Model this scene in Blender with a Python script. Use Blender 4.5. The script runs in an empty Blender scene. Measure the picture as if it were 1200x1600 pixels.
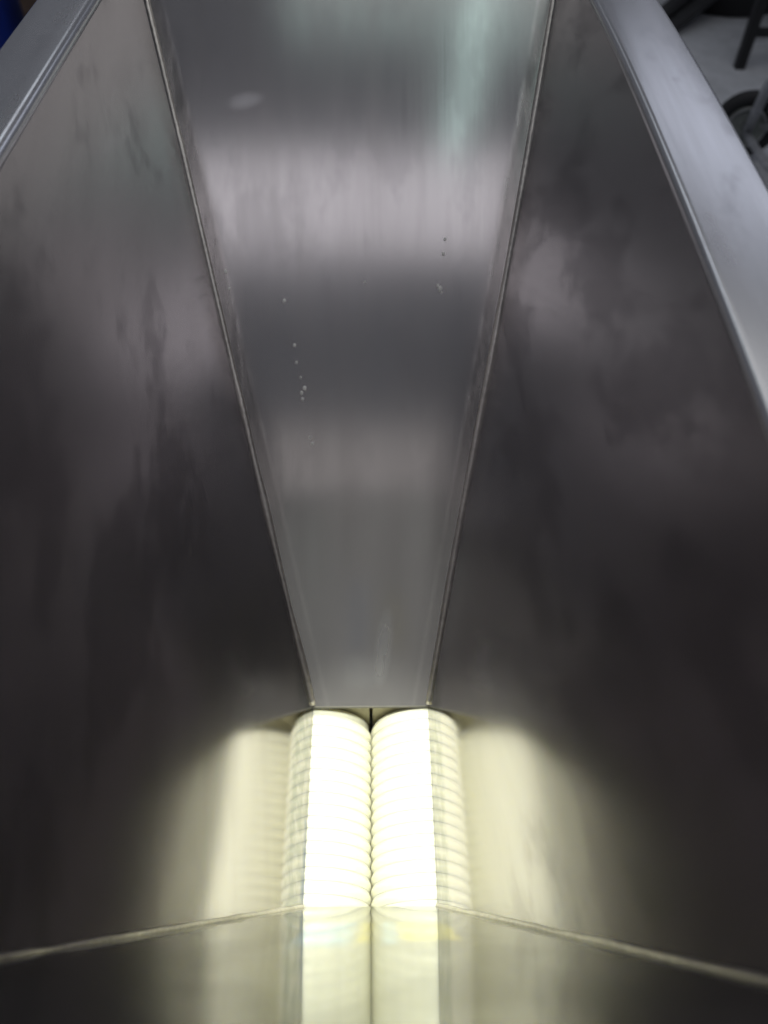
import bpy, bmesh, math, random
from mathutils import Vector, Matrix, noise

R = math.radians
S = bpy.context.scene
C = S.collection

# ------------------------------------------------------------------ camera
CAM = Vector((0.0, 0.0, 1.5))
F_PX, PITCH = 1200.0, math.atan(1500.0 / 1200.0)
cam_d = bpy.data.cameras.new('camera')
cam_d.sensor_fit = 'VERTICAL'
cam_d.sensor_height = 32.0
cam_d.lens = 32.0 * F_PX / 1600.0
cam_d.clip_start = 0.01
cam_d.clip_end = 200
cam_d.dof.use_dof = True
cam_d.dof.focus_distance = 0.82
cam_d.dof.aperture_fstop = 3.4
cam = bpy.data.objects.new('camera', cam_d)
C.objects.link(cam)
cam.location = CAM
cam.rotation_euler = (R(90) - PITCH, 0, -math.atan(17 / 1921.0))
S.camera = cam

# ------------------------------------------------------------------ ambient, lamps, exposure
W = bpy.data.worlds.new('World')
S.world = W
W.use_nodes = True
bg = W.node_tree.nodes['Background']
bg.inputs[0].default_value = (0.86, 0.90, 1.06, 1)
bg.inputs[1].default_value = 0.11


def area_lamp(name, loc, target, sx, sy, radiance, col, spread=180):
    d = bpy.data.lights.new(name, 'AREA')
    d.shape = 'RECTANGLE'
    d.size, d.size_y = sx, sy
    d.energy = radiance * math.pi * sx * sy
    d.color = col
    d.spread = R(spread)
    o = bpy.data.objects.new(name, d)
    C.objects.link(o)
    o.location = loc
    v = Vector(target) - Vector(loc)
    o.rotation_euler = v.to_track_quat('-Z', 'Y').to_euler()
    return o


# ceiling tubes over the hopper, greenish roof light, window to the right, added fills at the side, far off and behind
area_lamp('ceiling_lamp', (0.62, -0.69, 3.5), (0.62, -0.69, 0), 3.9, 0.54, 1.04, (0.965, 0.925, 1.0))
area_lamp('side_fill', (1.95, -0.10, 3.5), (1.95, -0.10, 0), 1.5, 0.58, 0.55, (1.0, 0.94, 0.98))  # added fill, brightens the left wall through its reflection
area_lamp('roof_light', (1.0, 1.70, 3.6), (1.0, 1.70, 0), 2.9, 2.90, 0.70, (1.0, 0.99, 0.98))
area_lamp('left_roof_light', (-1.2, 2.20, 3.6), (-1.2, 2.20, 0), 1.48, 2.2, 0.66, (0.97, 1.0, 0.98))
area_lamp('green_roof_strip', (0.42, 0.12, 3.62), (0.42, 0.12, 0), 1.9, 0.20, 0.42, (0.72, 1.0, 0.95))
_tl = area_lamp('ceiling_tube', (0.60, -0.13, 3.5), (0.60, -0.13, 0), 0.17, 0.82, 1.2, (0.72, 1.0, 0.96))
area_lamp('far_rim_fill', (-0.95, 4.3, 3.6), (-0.95, 4.3, 0), 1.0, 1.6, 1.5, (0.86, 0.91, 1.0))  # added fill for a bright bend on the right rim and more floor light
_tl.rotation_euler = (0, 0, R(-8))
area_lamp('window_light', (2.6, 5.2, 3.50), (0.2, 0.5, 1.0), 2.2, 0.75, 1.28, (0.81, 0.85, 1.0))
area_lamp('rear_fill', (-0.1, -2.6, 3.12), (-0.1, 0.6, 1.9), 2.6, 1.05, 0.33, (1.0, 0.92, 0.88))  # added fill, gives the sloping wall its warm lower reflection

sd = bpy.data.lights.new('work_lamp', 'SPOT')
sd.energy = 455
sd.color = (0.99, 1.0, 0.88)
sd.spot_size = R(8.6)
sd.spot_blend = 0.35
sd.shadow_soft_size = 0.03
so = bpy.data.objects.new('work_lamp', sd)
C.objects.link(so)
so.location = (-0.0145, 0.30, 2.9)
so.rotation_euler = (Vector((-0.0145, 0.325, 0.45)) - so.location).to_track_quat('-Z', 'Y').to_euler()

S.view_settings.view_transform = 'Standard'
S.view_settings.look = 'None'
S.view_settings.exposure = 0
S.view_settings.gamma = 1
S.render.engine = 'CYCLES'
S.cycles.max_bounces = 8
S.cycles.glossy_bounces = 8
S.cycles.diffuse_bounces = 3
S.cycles.use_adaptive_sampling = True
S.cycles.adaptive_threshold = 0.02
S.cycles.use_denoising = True
S.cycles.sample_clamp_indirect = 6


# ------------------------------------------------------------------ material helpers
class NT:
    def __init__(self, name):
        self.m = bpy.data.materials.new(name)
        self.m.use_nodes = True
        self.t = self.m.node_tree
        self.p = self.t.nodes['Principled BSDF']

    def n(self, typ, **kw):
        nd = self.t.nodes.new(typ)
        for k, v in kw.items():
            setattr(nd, k, v)
        return nd

    def l(self, a, b):
        self.t.links.new(a, b)

    def val(self, sock, v):
        if hasattr(v, 'is_linked') or hasattr(v, 'links'):
            self.l(v, sock)
        else:
            sock.default_value = v

    def math(self, op, a, b=0.0, c=0.0, clamp=False):
        nd = self.n('ShaderNodeMath', operation=op, use_clamp=clamp)
        self.val(nd.inputs[0], a)
        self.val(nd.inputs[1], b)
        self.val(nd.inputs[2], c)
        return nd.outputs[0]

    def noise(self, vec, scale, detail=3, rough=0.5, dist=0.0):
        nd = self.n('ShaderNodeTexNoise')
        self.l(vec, nd.inputs['Vector'])
        nd.inputs['Scale'].default_value = scale
        nd.inputs['Detail'].default_value = detail
        nd.inputs['Roughness'].default_value = rough
        nd.inputs['Distortion'].default_value = dist
        return nd.outputs[0]

    def mapping(self, vec, loc=(0, 0, 0), rot=(0, 0, 0), sc=(1, 1, 1)):
        nd = self.n('ShaderNodeMapping')
        self.l(vec, nd.inputs[0])
        nd.inputs[1].default_value = loc
        nd.inputs[2].default_value = rot
        nd.inputs[3].default_value = sc
        return nd.outputs[0]

    def smooth(self, x, a, b, lo=0.0, hi=1.0):
        nd = self.n('ShaderNodeMapRange', interpolation_type='SMOOTHSTEP')
        self.val(nd.inputs[0], x)
        nd.inputs[1].default_value = a
        nd.inputs[2].default_value = b
        nd.inputs[3].default_value = lo
        nd.inputs[4].default_value = hi
        return nd.outputs[0]

    def mix(self, fac, a, b):
        nd = self.n('ShaderNodeMix', data_type='RGBA')
        self.val(nd.inputs[0], fac)
        for s, v in ((nd.inputs[6], a), (nd.inputs[7], b)):
            if isinstance(v, tuple):
                s.default_value = (*v, 1)
            else:
                self.l(v, s)
        return nd.outputs[2]

    def band(self, x, lo, hi, soft):
        a = self.smooth(x, lo - soft, lo + soft)
        b = self.smooth(x, hi - soft, hi + soft, 1.0, 0.0)
        return self.math('MULTIPLY', a, b)

    def bump(self, h, strength, dist, prev=None):
        nd = self.n('ShaderNodeBump')
        nd.inputs['Strength'].default_value = strength
        nd.inputs['Distance'].default_value = dist
        self.l(h, nd.inputs['Height'])
        if prev is not None:
            self.l(prev, nd.inputs['Normal'])
        return nd.outputs[0]


def steel(name, seed, col=(0.50, 0.485, 0.475), rough=0.17, grease=0.5, streak=1.0,
          reflection_and_heat=None, scuff_and_glare=None, ground=None, wave=1.0, grain=0.0, upper=0.0, metal=0.9, edge=None, aniso=0.0):
    """brushed stainless sheet; UV is metres: u across the sheet, v up the slope"""
    k = NT(name)
    uv = k.n('ShaderNodeTexCoord').outputs['UV']
    base = k.mapping(uv, loc=(seed * 3.7, seed * 1.3, seed), rot=(0, 0, R(grain)))
    sep = k.n('ShaderNodeSeparateXYZ')
    k.l(uv, sep.inputs[0])
    u, v = sep.outputs[0], sep.outputs[1]
    brush = k.noise(k.mapping(base, sc=(260, 5, 1)), 1.0, 2, 0.6)
    runs = k.noise(k.mapping(base, sc=(34, 3.2, 1)), 1.0, 2, 0.55)
    smear = k.noise(k.mapping(base, sc=(12, 5.5, 1)), 1.0, 4, 0.6)
    cloud = k.noise(base, 4.5, 1, 0.5)
    patch = k.smooth(smear, 0.47, 0.61)
    patch = k.math('MULTIPLY', patch, k.smooth(v, 0.14, 0.42, 0.0, 1.0))
    # roughness
    r = k.math('MULTIPLY_ADD', brush, 0.05 * streak, rough - 0.03)
    r = k.math('MULTIPLY_ADD', runs, 0.10 * streak, r)
    r = k.math('MULTIPLY_ADD', patch, 0.05 * grease, r)
    if upper:
        r = k.math('ADD', r, k.smooth(v, 0.08, 0.34, 0.0, upper))
    r = k.math('MULTIPLY_ADD', cloud, 0.06, k.math('SUBTRACT', r, 0.07))
    c = k.mix(k.math('MULTIPLY', patch, 0.75 * grease), col, (col[0] * 0.58, col[1] * 0.57, col[2] * 0.59))
    c = k.mix(k.smooth(runs, 0.35, 0.75, 0, 0.35 * streak), c, (col[0] * 0.72, col[1] * 0.70, col[2] * 0.69))
    et = None
    if edge:
        et = k.mix(k.math('MULTIPLY', patch, 0.5), edge, tuple(x * 0.7 for x in edge))
    if reflection_and_heat:
        for (u0, u1, v0, v1, hc, amt) in reflection_and_heat:  # bands colour in reflections, their dimming and heat tint
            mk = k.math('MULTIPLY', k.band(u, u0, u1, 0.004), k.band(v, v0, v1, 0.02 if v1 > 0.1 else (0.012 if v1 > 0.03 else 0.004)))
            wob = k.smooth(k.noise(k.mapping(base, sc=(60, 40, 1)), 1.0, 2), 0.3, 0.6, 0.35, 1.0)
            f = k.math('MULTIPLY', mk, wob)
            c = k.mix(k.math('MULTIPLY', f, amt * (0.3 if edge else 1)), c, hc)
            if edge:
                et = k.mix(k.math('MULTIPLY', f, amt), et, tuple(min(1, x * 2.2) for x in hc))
    if scuff_and_glare:
        for (u0, v0, ru, rv, lean, amt) in scuff_and_glare:
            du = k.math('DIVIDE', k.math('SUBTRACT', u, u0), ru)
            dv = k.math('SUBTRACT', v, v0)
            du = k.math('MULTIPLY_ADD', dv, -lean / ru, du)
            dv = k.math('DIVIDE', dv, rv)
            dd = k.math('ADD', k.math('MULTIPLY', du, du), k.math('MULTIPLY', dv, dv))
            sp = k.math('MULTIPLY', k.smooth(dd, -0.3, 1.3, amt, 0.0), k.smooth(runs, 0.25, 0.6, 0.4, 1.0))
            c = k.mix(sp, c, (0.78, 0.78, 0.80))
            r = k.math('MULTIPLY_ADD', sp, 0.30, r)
    nrm = None
    h = k.math('MULTIPLY_ADD', runs, 0.6, k.math('MULTIPLY', brush, 0.12))
    nrm = k.bump(h, 0.12 * streak * wave, 0.0012)
    if ground:
        # weld toe ground back by hand: scratchy strip beside the seams (|u| close to a line in v)
        w = ground
        edge = k.math('MINIMUM', k.math('ADD', k.math('MULTIPLY_ADD', v, 0.210, 0.0940), u),
                      k.math('SUBTRACT', k.math('MULTIPLY_ADD', v, 0.173, 0.0650), u))
        g = k.math('MULTIPLY', k.band(edge, 0.002, w, 0.004), k.band(v, 0.3, 0.9, 0.12))
        sc = k.noise(k.mapping(base, rot=(0, 0, 0.2), sc=(110, 18, 1)), 1.0, 2, 0.6)
        r = k.math('MULTIPLY_ADD', k.math('MULTIPLY', g, k.smooth(sc, 0.35, 0.7)), 0.12, r)
        c = k.mix(k.math('MULTIPLY', g, 0.45), c, (col[0] * 0.62, col[1] * 0.58, col[2] * 0.55))
        gl = k.band(edge, w - 0.004, w + 0.001, 0.002)
        c = k.mix(k.math('MULTIPLY', k.math('MULTIPLY', gl, sc), 0.5), c, (0.75, 0.72, 0.70))
    k.p.inputs['Metallic'].default_value = metal
    if aniso:
        k.p.inputs['Anisotropic'].default_value = aniso
        k.p.inputs['Anisotropic Rotation'].default_value = 0.0
        tg = k.n('ShaderNodeTangent', direction_type='UV_MAP', uv_map='UVMap')
        k.l(tg.outputs[0], k.p.inputs['Tangent'])
    k.l(c, k.p.inputs['Base Color'])
    if et is not None:
        k.l(et, k.p.inputs['Specular Tint'])
    k.l(k.math('MAXIMUM', r, 0.05), k.p.inputs['Roughness'])
    k.l(nrm, k.p.inputs['Normal'])
    return k.m


def simple(name, col, rough=0.6, metal=0.0, var=0.25, scale=30, bump=0.2, dark=None):
    k = NT(name)
    ob = k.n('ShaderNodeTexCoord').outputs['Object']
    a = k.noise(ob, scale, 5, 0.6)
    b = k.noise(ob, scale * 0.13, 3, 0.5)
    f = k.math('MULTIPLY_ADD', a, 0.5, k.math('MULTIPLY', b, 0.5))
    d = dark or tuple(x * (1 - var * 1.6) for x in col)
    k.l(k.mix(k.smooth(f, 0.35, 0.68), d, col), k.p.inputs['Base Color'])
    k.l(k.math('MULTIPLY_ADD', a, 0.25, rough - 0.12), k.p.inputs['Roughness'])
    k.p.inputs['Metallic'].default_value = metal
    k.l(k.bump(a, bump, 0.002), k.p.inputs['Normal'])
    return k.m


PAINTED_REFLECTION = [(-0.064, -0.024, 0.23, 0.43, (0.29, 0.36, 0.50), 1.0),  # blue and yellow boxes: a reflection painted into the steel colour
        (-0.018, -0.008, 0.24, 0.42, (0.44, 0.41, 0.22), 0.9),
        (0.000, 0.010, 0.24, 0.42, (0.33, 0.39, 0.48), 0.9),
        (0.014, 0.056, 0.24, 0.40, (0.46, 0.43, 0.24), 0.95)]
SIDE_DIM_AND_HEAT = [(0.15, 0.50, -0.02, 0.060, (0.27, 0.28, 0.265), 0.85), (0.19, 0.30, -0.01, 0.010, (0.17, 0.20, 0.28), 0.9)]  # broad band painted dark to dim the mirrored roller; narrow one is heat tint
SIDE_DIM_AND_EDGE = [(0.15, 0.50, -0.02, 0.055, (0.28, 0.285, 0.265), 0.85), (0.15, 0.47, -0.01, 0.004, (0.2, 0.21, 0.22), 0.8)]  # broad band again dims the mirrored roller by colour; thin dark bottom line
M_FAR = steel('brushed_steel_sloping', 1.0, rough=0.19, grease=0.3, scuff_and_glare=[(-0.166, 0.789, 0.024, 0.012, 0.9, 0.26), (0.004, 0.085, 0.013, 0.06, 0.1, 0.5), (-0.03, 0.05, 0.04, 0.03, 0.0, 0.3)], ground=0.022, wave=1.3, streak=0.6, metal=0.86)  # upper ellipse is a scuff, pale streak above the outlet a painted reflection
M_NEAR = steel('brushed_steel_front', 2.0, edge=(0.71, 0.72, 0.705), col=(0.37, 0.37, 0.36), streak=0.6, rough=0.10, grease=0.3, reflection_and_heat=PAINTED_REFLECTION, wave=0.5)
M_LEFT = steel('stained_steel_side', 3.3, col=(0.485, 0.465, 0.472), streak=0.4, rough=0.15, grease=0.9, reflection_and_heat=SIDE_DIM_AND_HEAT, wave=0.4, grain=72, upper=0.10, metal=1.0, aniso=0.75)
M_RIGHT = steel('greasy_steel_side', 5.9, col=(0.485, 0.465, 0.472), streak=0.4, rough=0.15, grease=0.9, reflection_and_heat=SIDE_DIM_AND_EDGE, wave=0.4, grain=120, upper=0.10, metal=1.0, aniso=0.75)
M_RIM = steel('rim_steel', 7.7, col=(0.58, 0.585, 0.60), rough=0.25, grease=0.6, streak=0.8, wave=1.2)
M_BEAD = simple('weld_bead_steel', (0.62, 0.59, 0.55), 0.34, 1.0, 0.2, 160, 0.5)
M_EDGE = simple('dull_cut_edge', (0.16, 0.155, 0.13), 0.7, 0.3, 0.2, 120)
M_SPAT = simple('weld_spatter_grey', (0.85, 0.84, 0.82), 0.6, 0.0, 0.1, 300)
M_BODY = steel('cabinet_steel', 9.1, rough=0.3, grease=0.2)
M_WHITE = simple('cream_plastic', (0.82, 0.81, 0.66), 0.42, 0, 0.05, 90, 0.08)
_p = M_WHITE.node_tree.nodes['Principled BSDF']
_p.inputs['Subsurface Weight'].default_value = 0.8
_p.inputs['Subsurface Radius'].default_value = (1.0, 0.95, 0.7)
_p.inputs['Subsurface Scale'].default_value = 0.006
M_BLOCK = simple('bearing_plastic', (0.42, 0.39, 0.26), 0.5, 0, 0.1, 60, 0.1)
M_BLACK = simple('black_paint', (0.012, 0.012, 0.014), 0.5, 0, 0.3, 40)
M_RUBBER = simple('black_rubber', (0.016, 0.017, 0.02), 0.72, 0, 0.3, 60)
M_GREY = simple('grey_zinc', (0.50, 0.51, 0.54), 0.5, 0.2, 0.3, 50)
M_HUB = simple('grey_hub_paint', (0.24, 0.26, 0.25), 0.5, 0, 0.3, 50)
M_BLUE = simple('blue_enamel', (0.008, 0.03, 0.26), 0.42, 0, 0.15, 20, 0.05)
M_GAP = simple('dark_gasket', (0.004, 0.006, 0.02), 0.7)
M_CARD = simple('brown_board', (0.13, 0.085, 0.06), 0.8, 0, 0.25, 20)
M_DULL = simple('dark_grey_board', (0.035, 0.036, 0.04), 0.6, 0, 0.25, 20)


def floor_mat():
    k = NT('worn_concrete')
    ob = k.n('ShaderNodeTexCoord').outputs['Object']
    a = k.noise(ob, 2.2, 5, 0.6)
    b = k.noise(ob, 11, 5, 0.65, 0.4)
    c = k.noise(ob, 160, 3, 0.6)
    f = k.math('MULTIPLY_ADD', a, 0.55, k.math('MULTIPLY', b, 0.45))
    col = k.mix(k.smooth(f, 0.34, 0.66), (0.42, 0.44, 0.47), (0.60, 0.62, 0.66))
    col = k.mix(k.smooth(b, 0.60, 0.72, 0, 0.6), col, (0.20, 0.205, 0.22))
    col = k.mix(k.smooth(c, 0.5, 0.8, 0, 0.3), col, (0.55, 0.56, 0.58))
    k.l(col, k.p.inputs['Base Color'])
    k.p.inputs['Roughness'].default_value = 0.8
    k.l(k.bump(c, 0.3, 0.003), k.p.inputs['Normal'])
    return k.m


M_FLOOR = floor_mat()


# ------------------------------------------------------------------ object helpers
def link(name, me, mat, parent=None, smooth=True):
    me.materials.append(mat)
    if smooth:
        for p in me.polygons:
            p.use_smooth = True
    o = bpy.data.objects.new(name, me)
    C.objects.link(o)
    if parent is not None:
        o.parent = parent
    return o


def from_bm(name, bm, mat, parent=None, smooth=False):
    bmesh.ops.recalc_face_normals(bm, faces=bm.faces)
    me = bpy.data.meshes.new(name)
    bm.to_mesh(me)
    bm.free()
    return link(name, me, mat, parent, smooth)


def thing(name, label, cat, loc=(0, 0, 0), rz=0.0, group=None):
    o = bpy.data.objects.new(name, None)
    o.empty_display_size = 0.05
    C.objects.link(o)
    o.location = loc
    o.rotation_euler = (0, 0, rz)
    o['label'] = label
    o['category'] = cat
    if group:
        o['group'] = group
    return o


def box(bm, lo, hi, bev=0.0, mtx=None):
    r = bmesh.ops.create_cube(bm, size=1)
    sc = [hi[i] - lo[i] for i in range(3)]
    ce = [(hi[i] + lo[i]) / 2 for i in range(3)]
    for v in r['verts']:
        v.co = Vector((v.co.x * sc[0] + ce[0], v.co.y * sc[1] + ce[1], v.co.z * sc[2] + ce[2]))
        if mtx is not None:
            v.co = mtx @ v.co
    if bev:
        es = list({e for v in r['verts'] for e in v.link_edges})
        bmesh.ops.bevel(bm, geom=es, offset=bev, segments=2, affect='EDGES', profile=0.5)


def tube(bm, pts, rad, seg=12, caps=True):
    pts = [Vector(p) for p in pts]
    rads = rad if isinstance(rad, (list, tuple)) else [rad] * len(pts)
    rings = []
    t0 = (pts[1] - pts[0]).normalized()
    ref = Vector((0, 0, 1)) if abs(t0.z) < 0.9 else Vector((1, 0, 0))
    for i, p in enumerate(pts):
        a = pts[max(i - 1, 0)]
        b = pts[min(i + 1, len(pts) - 1)]
        t = (b - a).normalized()
        x = t.cross(ref).normalized()
        y = t.cross(x)
        rings.append([bm.verts.new(p + (x * math.cos(q) + y * math.sin(q)) * rads[i])
                      for q in [2 * math.pi * j / seg for j in range(seg)]])
    for r0, r1 in zip(rings, rings[1:]):
        for j in range(seg):
            bm.faces.new((r0[j], r0[(j + 1) % seg], r1[(j + 1) % seg], r1[j]))
    if caps:
        bm.faces.new(rings[0])
        bm.faces.new(rings[-1])


def lathe_y(bm, prof, seg=48, closed=False):
    """profile list of (y, r) turned about the local y axis"""
    rings = []
    for (y, r) in prof:
        rings.append([bm.verts.new((r * math.cos(2 * math.pi * j / seg), y, r * math.sin(2 * math.pi * j / seg)))
                      for j in range(seg)])
    n = len(rings)
    for i in range(n if closed else n - 1):
        r0, r1 = rings[i], rings[(i + 1) % n]
        for j in range(seg):
            bm.faces.new((r0[j], r0[(j + 1) % seg], r1[(j + 1) % seg], r1[j]))
    if not closed:
        bm.faces.new(rings[0])
        bm.faces.new(rings[-1])


def grid_sheet(name, fn, nu, nv, uvfn, mat, parent, thick, out):
    """a bent sheet: fn(s,t) -> point, thickness added outward along 'out'"""
    me = bpy.data.meshes.new(name)
    vs, fs, uvs = [], [], []
    for layer in (0, 1):
        for j in range(nv + 1):
            for i in range(nu + 1):
                s, t = i / nu, j / nv
                p = Vector(fn(s, t))
                if layer:
                    p = p + Vector(out) * thick
                vs.append(p)
                uvs.append(uvfn(s, t))
    n1 = (nu + 1) * (nv + 1)
    idx = lambda l, i, j: l * n1 + j * (nu + 1) + i
    for j in range(nv):
        for i in range(nu):
            fs.append((idx(0, i, j), idx(0, i + 1, j), idx(0, i + 1, j + 1), idx(0, i, j + 1)))
            fs.append((idx(1, i, j + 1), idx(1, i + 1, j + 1), idx(1, i + 1, j), idx(1, i, j)))
    for i in range(nu):
        fs.append((idx(0, i, 0), idx(1, i, 0), idx(1, i + 1, 0), idx(0, i + 1, 0)))
        fs.append((idx(0, i + 1, nv), idx(1, i + 1, nv), idx(1, i, nv), idx(0, i, nv)))
    for j in range(nv):
        fs.append((idx(0, 0, j), idx(0, 0, j + 1), idx(1, 0, j + 1), idx(1, 0, j)))
        fs.append((idx(0, nu, j + 1), idx(0, nu, j), idx(1, nu, j), idx(1, nu, j + 1)))
    me.from_pydata([tuple(v) for v in vs], [], fs)
    lay = me.uv_layers.new(name='UVMap')
    for lp in me.loops:
        lay.data[lp.index].uv = uvs[lp.vertex_index]
    # normals
    bm = bmesh.new()
    bm.from_mesh(me)
    bmesh.ops.recalc_face_normals(bm, faces=bm.faces)
    for e in bm.edges:
        if len(e.link_faces) == 2 and e.calc_face_angle() > 0.7:
            e.smooth = False
    bm.to_mesh(me)
    bm.free()
    return link(name, me, mat, parent, True)


# ------------------------------------------------------------------ floor
bm = bmesh.new()
bmesh.ops.create_grid(bm, x_segments=2, y_segments=2, size=14)
fl = from_bm('floor', bm, M_FLOOR)
fl.location = (0, 2, 0)
fl['kind'] = 'structure'

# ------------------------------------------------------------------ hopper geometry
Z0, ZR = 0.5, 1.2                    # outlet and rim heights
XL0, XR0 = -0.0940, 0.0650           # outlet half widths
YN0, YF0 = 0.203, 0.454              # outlet near and far edges
HH = ZR - Z0


def yn(t): return YN0 - 0.26 * t * HH
def yf(t): return YF0 + 0.95 * t * HH


def ripple(y, t, k):
    return 0.0016 * noise.noise(Vector((y * 3.1, t * 2.3, k))) * min(1, 4 * t)


def xl(y, t):
    return XL0 + (-0.297 - XL0) * t - ripple(y, t, 3.0)


def xr(y, t):
    q = max(0.0, min(1.0, (0.85 - y) / 0.85))
    rim = 0.232 - 0.036 * q ** 1.6
    return XR0 + (rim - XR0) * t + ripple(y, t, 8.0)


hop = thing('stainless_hopper', 'deep tapering stainless steel hopper with folded rim and welded corners', 'hopper')
# work lamp reaches the rollers through the hopper; all sheets are 2 mm
TH = 0.002
slope_f = math.hypot(0.95, 1.0) * HH
slope_n = math.hypot(0.26, 1.0) * HH


def far_pt(s, t):
    y = yf(t)
    return (xl(y, t) * (1 - s) + xr(y, t) * s, y + 0.014 * t * (2 * s - 1) ** 2, Z0 + t * HH)


def near_pt(s, t):
    y = yn(t)
    return (xl(y, t) * (1 - s) + xr(y, t) * s, y, Z0 + t * HH)


def left_pt(s, t):
    y = yn(t) * (1 - s) + yf(t) * s
    return (xl(y, t), y, Z0 + t * HH)


def right_pt(s, t):
    y = yn(t) * (1 - s) + yf(t) * s
    return (xr(y, t), y, Z0 + t * HH)


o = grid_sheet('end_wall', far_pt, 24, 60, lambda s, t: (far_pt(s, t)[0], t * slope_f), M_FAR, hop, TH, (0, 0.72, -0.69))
o['label'] = 'long sloping end wall with a bright reflected band'
o = grid_sheet('end_wall', near_pt, 24, 40, lambda s, t: (near_pt(s, t)[0], t * slope_n), M_NEAR, hop, TH, (0, -0.97, -0.25))
o['label'] = 'steep end wall mirroring the white rollers'
o = grid_sheet('side_wall', left_pt, 48, 40, lambda s, t: (left_pt(s, t)[1], t * 0.735), M_LEFT, hop, TH, (-0.95, 0, -0.3))
o['label'] = 'steep side wall with dark grease patches, left'
o = grid_sheet('side_wall', right_pt, 48, 40, lambda s, t: (right_pt(s, t)[1], t * 0.72), M_RIGHT, hop, TH, (0.97, 0, -0.22))
o['label'] = 'steep side wall with smeared grease, right'

# folded rim: inner radius, flat flange, outer down-turned lip, swept along each top edge
YA, YB = yn(1), yf(1)


def rim_profile(width, rad, tilt_in, lip):
    """(outward, up) pairs from the wall top over the bend, across the flange and down the lip"""
    a0 = tilt_in
    pr = [(-0.002 * math.tan(a0) - 0.0001, -0.002)]
    for i in range(9):
        a = (math.pi - a0) + (a0 - math.pi / 2) * i / 8
        pr.append((rad + rad * math.cos(a), rad * math.sin(a)))
    z = pr[-1][1]
    for i in range(1, 5):
        pr.append((rad + (width - 2 * rad) * i / 4, z))
    for i in range(1, 7):
        a = math.pi / 2 - math.pi / 2 * i / 6
        pr.append((width - rad + rad * math.cos(a), z - rad + rad * math.sin(a)))
    pr.append((width, z - lip))
    return pr


def rim_strip(path, outdir, prof, name='rim_flange'):
    """path(s) gives the wall's top edge; outdir the outward unit vector; mitred at both ends by path(s, e)"""
    n = 40
    m = len(prof)
    vs, uvs, fs = [], [], []
    dist = [0.0]
    for a, b in zip(prof, prof[1:]):
        dist.append(dist[-1] + math.hypot(b[0] - a[0], b[1] - a[1]))
    for i in range(n + 1):
        for q, (e, h) in enumerate(prof):
            p = Vector(path(i / n, e))
            p.z = ZR + h
            vs.append(tuple(p))
            uvs.append((dist[q], i / n * 1.2))
    for i in range(n):
        for q in range(m - 1):
            a = i * m + q
            fs.append((a, a + 1, a + m + 1, a + m))
    me = bpy.data.meshes.new(name)
    me.from_pydata(vs, [], fs)
    lay = me.uv_layers.new(name='UVMap')
    for lp in me.loops:
        lay.data[lp.index].uv = uvs[lp.vertex_index]
    ob = link(name, me, M_RIM, hop, True)
    sol = ob.modifiers.new('sheet', 'SOLIDIFY')
    sol.thickness = 0.0018
    sol.offset = -1
    return ob


def path_left(s, e):
    y0, y1 = YA - e, YB + e
    y = y0 + (y1 - y0) * s
    return (xl(max(YA, min(YB, y)), 1) - e, y, 0)


def path_right(s, e):
    y0, y1 = YA - e, YB + e
    y = y1 + (y0 - y1) * s
    return (xr(max(YA, min(YB, y)), 1) + e, y, 0)


def path_far(s, e):
    x0, x1 = xl(YB, 1) - e, xr(YB, 1) + e
    return (x0 + (x1 - x0) * s, YB + e, 0)


def path_near(s, e):
    x0, x1 = xl(YA, 1) - e, xr(YA, 1) + e
    return (x1 + (x0 - x1) * s, YA - e, 0)


rim_strip(path_left, None, rim_profile(0.060, 0.006, 0.30, 0.03))
rim_strip(path_right, None, rim_profile(0.066, 0.004, 0.22, 0.03))
rim_strip(path_far, None, rim_profile(0.060, 0.006, 0.70, 0.03))
rim_strip(path_near, None, rim_profile(0.030, 0.006, 0.25, 0.03))


# weld beads along the four corners: small irregular ripples
def bead(fn, r0, seed, wob, n=150):
    rnd = random.Random(seed)
    pts, rad = [], []
    for i in range(n + 1):
        t = i / n * 0.985 + 0.004
        p = Vector(fn(t))
        nv = noise.noise(Vector((t * 9, seed, 0)))
        n2 = noise.noise(Vector((t * 24, seed, 4)))
        p += Vector((nv * wob, n2 * wob * 0.3, nv * wob * 0.5))
        pts.append(p)
        rad.append(r0 * (1 + 0.06 * n2 + 0.35 * nv))
    b = bmesh.new()
    tube(b, pts, rad, 8)
    return from_bm('weld_bead', b, M_BEAD, hop, True)


bead(lambda t: far_pt(0, t), 0.0044, 1.0, 0.0009)
bead(lambda t: far_pt(1, t), 0.0044, 2.0, 0.0009)
bead(lambda t: near_pt(0, t), 0.0034, 3.0, 0.0013)
bead(lambda t: near_pt(1, t), 0.0034, 4.0, 0.0013)
# the folded outlet edge below the sloping wall
b = bmesh.new()
tube(b, [(XL0 + i * (XR0 - XL0) / 24, YF0 + 0.001, Z0 - 0.001 + 0.0006 * noise.noise(Vector((i * 0.4, 2, 2)))) for i in range(25)], 0.0022, 8)
from_bm('outlet_edge', b, M_EDGE, hop, True)

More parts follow.
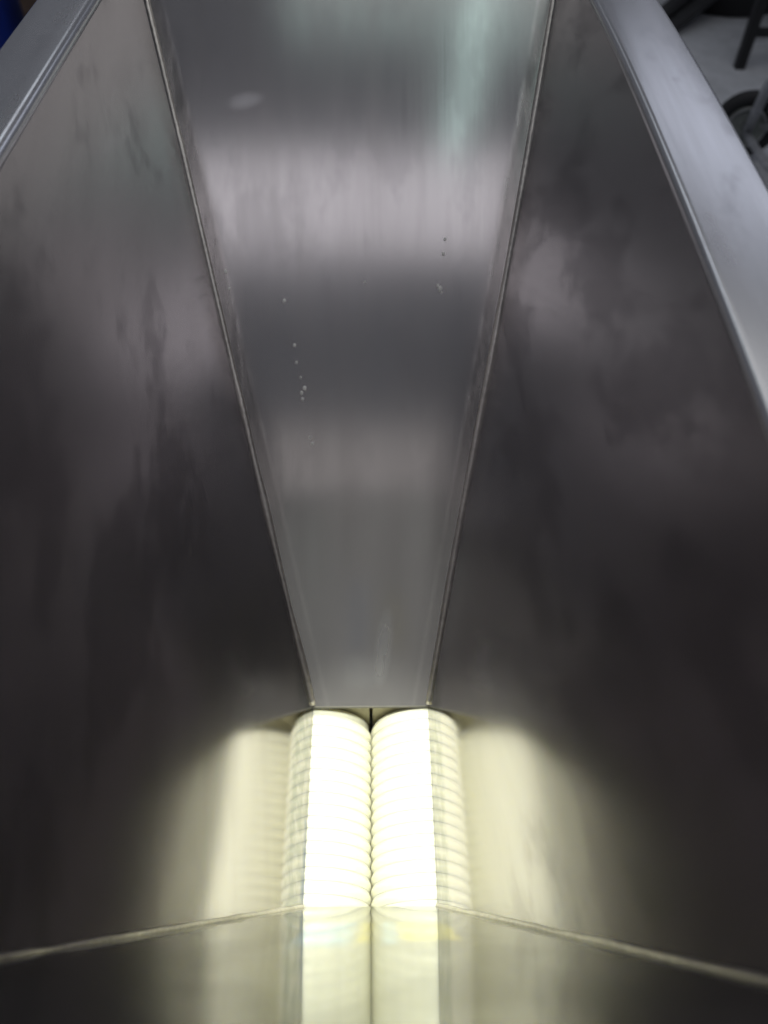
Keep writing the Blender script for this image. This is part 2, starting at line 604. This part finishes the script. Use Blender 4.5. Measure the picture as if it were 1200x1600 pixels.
# weld spatter stuck to the sloping wall
sp_me = None
SPATTER = [(-0.121, 0.547, 1.1), (-0.109, 0.491, 1), (-0.107, 0.469, 0.9), (-0.102, 0.45, 0.7), (-0.097, 0.436, 1.3), (-0.101, 0.43, 1.1), (-0.1, 0.422, 1.0), (-0.091, 0.372, 0.8), (-0.088, 0.364, 1.1), (0.086, 0.622, 1), (0.084, 0.604, 1.1), (0.08, 0.561, 1.4), (0.077, 0.565, 0.8), (0.082, 0.556, 0.7), (-0.017, 0.571, 0.6), (-0.196, 0.581, 1.2), (-0.192, 0.56, 0.9)]
for (u, v, rr) in SPATTER:
    t = v / slope_f
    if sp_me is None:
        b = bmesh.new()
        bmesh.ops.create_icosphere(b, subdivisions=1, radius=1)
        for q in b.verts:
            q.co = q.co * (1 + 0.25 * noise.noise(q.co * 3))
        sp_me = bpy.data.meshes.new('weld_spatter')
        b.to_mesh(sp_me)
        b.free()
        sp_me.materials.append(M_SPAT)
    so_ = bpy.data.objects.new('weld_spatter', sp_me)
    C.objects.link(so_)
    so_.parent = hop
    sx = (u - xl(yf(t), t)) / (xr(yf(t), t) - xl(yf(t), t))
    so_.location = (u, far_pt(sx, t)[1] - 0.0004, Z0 + t * HH + 0.0004)
    so_.scale = (0.0022 * rr, 0.0027 * rr, 0.0009 * rr)
    so_.rotation_euler = (R(46), 0, 0)

# cabinet that carries the hopper and houses the rollers
for lo, hi in (((-0.190, 0.14, 0.0), (-0.186, 0.54, 0.498)), ((0.186, 0.14, 0.0), (0.190, 0.54, 0.498)),
               ((-0.186, 0.14, 0.0), (0.186, 0.144, 0.498)), ((-0.186, 0.536, 0.0), (0.186, 0.54, 0.498))):
    b = bmesh.new()
    box(b, lo, hi)
    from_bm('cabinet_panel', b, M_BODY, hop)
b = bmesh.new()
for lo, hi in (((-0.192, 0.138, 0.4985), (XL0 - 0.003, 0.542, 0.5005)), ((XR0 + 0.003, 0.138, 0.4985), (0.192, 0.542, 0.5005)),
               ((XL0 - 0.003, 0.138, 0.4985), (XR0 + 0.003, YN0 - 0.003, 0.5005)),
               ((XL0 - 0.003, YF0 + 0.026, 0.4985), (XR0 + 0.003, 0.542, 0.5005))):
    box(b, lo, hi)
from_bm('cabinet_top', b, M_BODY, hop)
# two bearing blocks behind the roller ends, a slit between them
XC = (XL0 + XR0) / 2
for x0, x1 in ((-0.150, XC - 0.0022), (XC + 0.0022, 0.150)):
    b = bmesh.new()
    box(b, (x0, YF0 + 0.008, 0.30), (x1, YF0 + 0.026, 0.494), 0.001)
    from_bm('bearing_block', b, M_BLOCK, hop)

# ------------------------------------------------------------------ ribbed rollers
PITCH_R = 0.0152
RO, RI = 0.0800, 0.0774
rib_me = None


def make_rib_mesh():
    b = bmesh.new()
    hw = PITCH_R * 0.4995
    prof = []
    for i in range(11):
        q = -1 + 2 * i / 10
        prof.append((hw * q, RI + (RO - RI) * (0.5 + 0.5 * math.cos(math.pi * q)) ** 0.8))
    lathe_y(b, prof, 56, False)
    bmesh.ops.recalc_face_normals(b, faces=b.faces)
    me = bpy.data.meshes.new('rib')
    b.to_mesh(me)
    b.free()
    me.materials.append(M_WHITE)
    for p in me.polygons:
        p.use_smooth = len(p.vertices) == 4
    return me


rib_me = make_rib_mesh()
for side, lab in ((-1, 'ribbed cream plastic feed roller at the hopper outlet, left of the pair'),
                  (1, 'ribbed cream plastic feed roller at the hopper outlet, right of the pair')):
    ax = XC + side * 0.0790
    rt = thing('feed_roller', lab, 'roller', (ax, 0.175, Z0 - 0.0835), 0, 'pair of ribbed feed rollers')
    b = bmesh.new()
    lathe_y(b, [(-0.008, RI * 0.5), (-0.006, RI - 0.002), (0.283, RI - 0.002), (0.285, RI * 0.5)], 48)
    from_bm('core', b, M_WHITE, rt, True)
    b = bmesh.new()
    lathe_y(b, [(-0.033, 0.012), (-0.0065, 0.012)], 20)
    from_bm('shaft', b, M_GREY, rt, True)
    for i in range(18):
        r_ = bpy.data.objects.new('rib', rib_me)
        C.objects.link(r_)
        r_.parent = rt
        r_.location = (0, 0.006 + i * PITCH_R + (PITCH_R * 0.5 if side > 0 else 0), 0)


# ------------------------------------------------------------------ background: pixel -> floor helper for layout
# work table: dark steel, one leg and its low rail seen beyond the right rim
tab = thing('work_table', 'black steel work table with a low side rail, standing beyond the right rim', 'table', (1.685, 3.83, 0))
for (lx, ly) in ((0, 0), (0.9, 0), (0, 1.05), (0.9, 1.05)):
    b = bmesh.new()
    box(b, (lx - 0.022, ly - 0.022, 0), (lx + 0.022, ly + 0.022, 0.80), 0.003)
    from_bm('leg', b, M_BLACK, tab)
b = bmesh.new()
box(b, (0.023, -0.020, 0.135), (0.877, 0.018, 0.165), 0.002)
from_bm('rail', b, M_BLACK, tab)
b = bmesh.new()
box(b, (0.023, -0.0195, 0.118), (0.877, 0.0, 0.1345))
from_bm('rail_trim', b, M_GREY, tab)
b = bmesh.new()
box(b, (-0.05, -0.05, 0.801), (0.95, 1.10, 0.835), 0.004)
from_bm('table_top', b, M_DULL, tab)

# wheelbarrow: rubber wheel with pressed hub between two tubes that run back to the tray
ht = thing('wheelbarrow', 'wheelbarrow with black rubber wheel and grey tubes on the concrete floor', 'wheelbarrow', (1.416, 2.993, 0))
WR = 0.125


def truck_wheel(xo):
    w = bpy.data.objects.new('wheel', None)
    w.empty_display_size = 0.05
    C.objects.link(w)
    w.parent = ht
    w.location = (0, xo, WR)
    w.rotation_euler = (0, 0, R(-14))
    b = bmesh.new()
    prof = []
    for i in range(17):
        a = 2 * math.pi * i / 17
        prof.append((0.026 * math.cos(a), 0.097 + 0.028 * math.sin(a)))
    lathe_y(b, prof, 48, True)
    from_bm('tyre', b, M_RUBBER, w, True)
    b = bmesh.new()
    lathe_y(b, [(-0.016, 0.020), (-0.024, 0.024), (-0.010, 0.034), (-0.008, 0.060), (-0.022, 0.069), (-0.024, 0.073),
                (-0.018, 0.0745), (0.018, 0.0745), (0.024, 0.073), (0.008, 0.060), (0.010, 0.034), (0.024, 0.024), (0.016, 0.020)], 40)
    from_bm('rim', b, M_HUB, w, True)
    b = bmesh.new()
    lathe_y(b, [(-0.030, 0.0735), (-0.033, 0.071), (-0.030, 0.0685), (-0.027, 0.071)], 40, True)
    from_bm('rim_bead', b, M_GREY, w, True)
    return w


truck_wheel(0.0)
b = bmesh.new()
tube(b, [(-0.012, -0.048, WR), (0.012, 0.048, WR)], 0.010, 12)
from_bm('axle', b, M_GREY, ht, True)
for pts in ([(-0.014, -0.052, WR - 0.004), (-0.05, -0.24, WR + 0.03), (-0.098, -0.48, 0.205), (-0.12, -1.2, 0.36), (-0.12, -1.75, 0.50)],
            [(0.016, 0.052, WR - 0.004), (0.20, -0.22, WR + 0.03), (0.30, -0.48, 0.205), (0.33, -1.2, 0.36), (0.33, -1.75, 0.50)]):
    b = bmesh.new()
    tube(b, pts, 0.014, 12)
    from_bm('handle_tube', b, M_GREY, ht, True)
for pts in ([(-0.014, -0.060, WR + 0.012), (-0.127, -0.328, 0.40), (-0.15, -0.50, 0.55)],
            [(0.016, 0.060, WR + 0.012), (0.22, -0.328, 0.40), (0.30, -0.50, 0.55)]):
    b = bmesh.new()
    tube(b, pts, 0.017, 12)
    from_bm('brace', b, M_GREY, ht, True)
b = bmesh.new()
lo = [(-0.06, -0.62, 0.30), (0.27, -0.62, 0.30), (0.27, -1.15, 0.40), (-0.06, -1.15, 0.40)]
hi = [(-0.14, -0.46, 0.58), (0.35, -0.46, 0.58), (0.38, -1.25, 0.60), (-0.17, -1.25, 0.60)]
vl = [b.verts.new(p) for p in lo]
vh = [b.verts.new(p) for p in hi]
b.faces.new(vl)
for q in range(4):
    b.faces.new((vl[q], vl[(q + 1) % 4], vh[(q + 1) % 4], vh[q]))
tray = from_bm('tray', b, M_BLACK, ht)
sm = tray.modifiers.new('sheet', 'SOLIDIFY')
sm.thickness = 0.003
for lx in (-0.12, 0.33):
    b = bmesh.new()
    tube(b, [(lx, -1.05, 0.34), (lx, -1.10, 0.16), (lx, -1.12, 0.012), (lx, -1.22, 0.012), (lx, -1.30, 0.18), (lx, -1.33, 0.39)], 0.012, 10)
    from_bm('leg', b, M_GREY, ht, True)

# low black tub and a dark board leaning on it
tb = thing('floor_tub', 'round black tub on the floor behind the table leg', 'tub', (1.87, 4.73, 0))
b = bmesh.new()
prof = [(0.0, 0.28), (0.012, 0.30), (-0.20, 0.335), (-0.32, 0.35), (-0.335, 0.355), (-0.335, 0.34), (-0.20, 0.325), (-0.02, 0.285)]
prof = [(-abs(a), r_) for a, r_ in prof]
lathe_y(b, prof, 64)
bmesh.ops.rotate(b, verts=b.verts, cent=(0, 0, 0), matrix=Matrix.Rotation(R(-90), 3, 'X'))
from_bm('basin', b, M_BLACK, tb, True)
b = bmesh.new()
tube(b, [(0.348 * math.cos(2 * math.pi * i / 64), 0.348 * math.sin(2 * math.pi * i / 64), 0.338) for i in range(65)], 0.011, 8)
from_bm('rolled_edge', b, M_RUBBER, tb, True)

bd = thing('leaning_board', 'dark grey board lying slanted beside the black tub', 'board', (1.60, 4.42, 0), R(40))
b = bmesh.new()
box(b, (-0.30, -0.09, 0.0), (0.22, 0.09, 0.03), 0.004, Matrix.Rotation(R(-14), 4, 'Y') @ Matrix.Translation((0, 0, 0.075)))
from_bm('plank', b, M_DULL, bd)
b = bmesh.new()
box(b, (-0.26, -0.02, 0.0), (0.16, 0.02, 0.02), 0.003, Matrix.Rotation(R(-14), 4, 'Y') @ Matrix.Translation((0, 0, 0.107)))
from_bm('batten', b, M_BLACK, bd)

# blue cabinet beyond the left rim
bc = thing('blue_cabinet', 'dark blue enamelled machine cabinet beyond the left rim', 'cabinet', (-1.72, 3.30, 0))
for x0, x1 in ((-0.62, -0.015), (0.015, 0.20)):
    b = bmesh.new()
    box(b, (x0, 0.0, 0.05), (x1, 0.03, 1.05), 0.006)
    from_bm('door', b, M_BLUE, bc)
b = bmesh.new()
box(b, (-0.64, 0.032, 0.0), (0.205, 0.6, 1.08), 0.006)
from_bm('body', b, M_BLUE, bc)
b = bmesh.new()
box(b, (-0.013, 0.016, 0.05), (0.013, 0.031, 1.05))
from_bm('door_seal', b, M_GAP, bc)

bx = thing('brown_crate', 'small brown board crate beside the blue cabinet', 'crate', (-1.33, 3.72, 0), R(8))
for lo, hi in (((-0.13, -0.15, 0.0), (0.16, -0.135, 0.42)), ((-0.13, 0.135, 0.0), (0.16, 0.15, 0.42)),
               ((-0.13, -0.134, 0.0), (-0.115, 0.134, 0.42)), ((0.145, -0.134, 0.0), (0.16, 0.134, 0.42)),
               ((-0.114, -0.134, 0.01), (0.144, 0.134, 0.025))):
    b = bmesh.new()
    box(b, lo, hi, 0.002)
    from_bm('panel', b, M_CARD, bx)
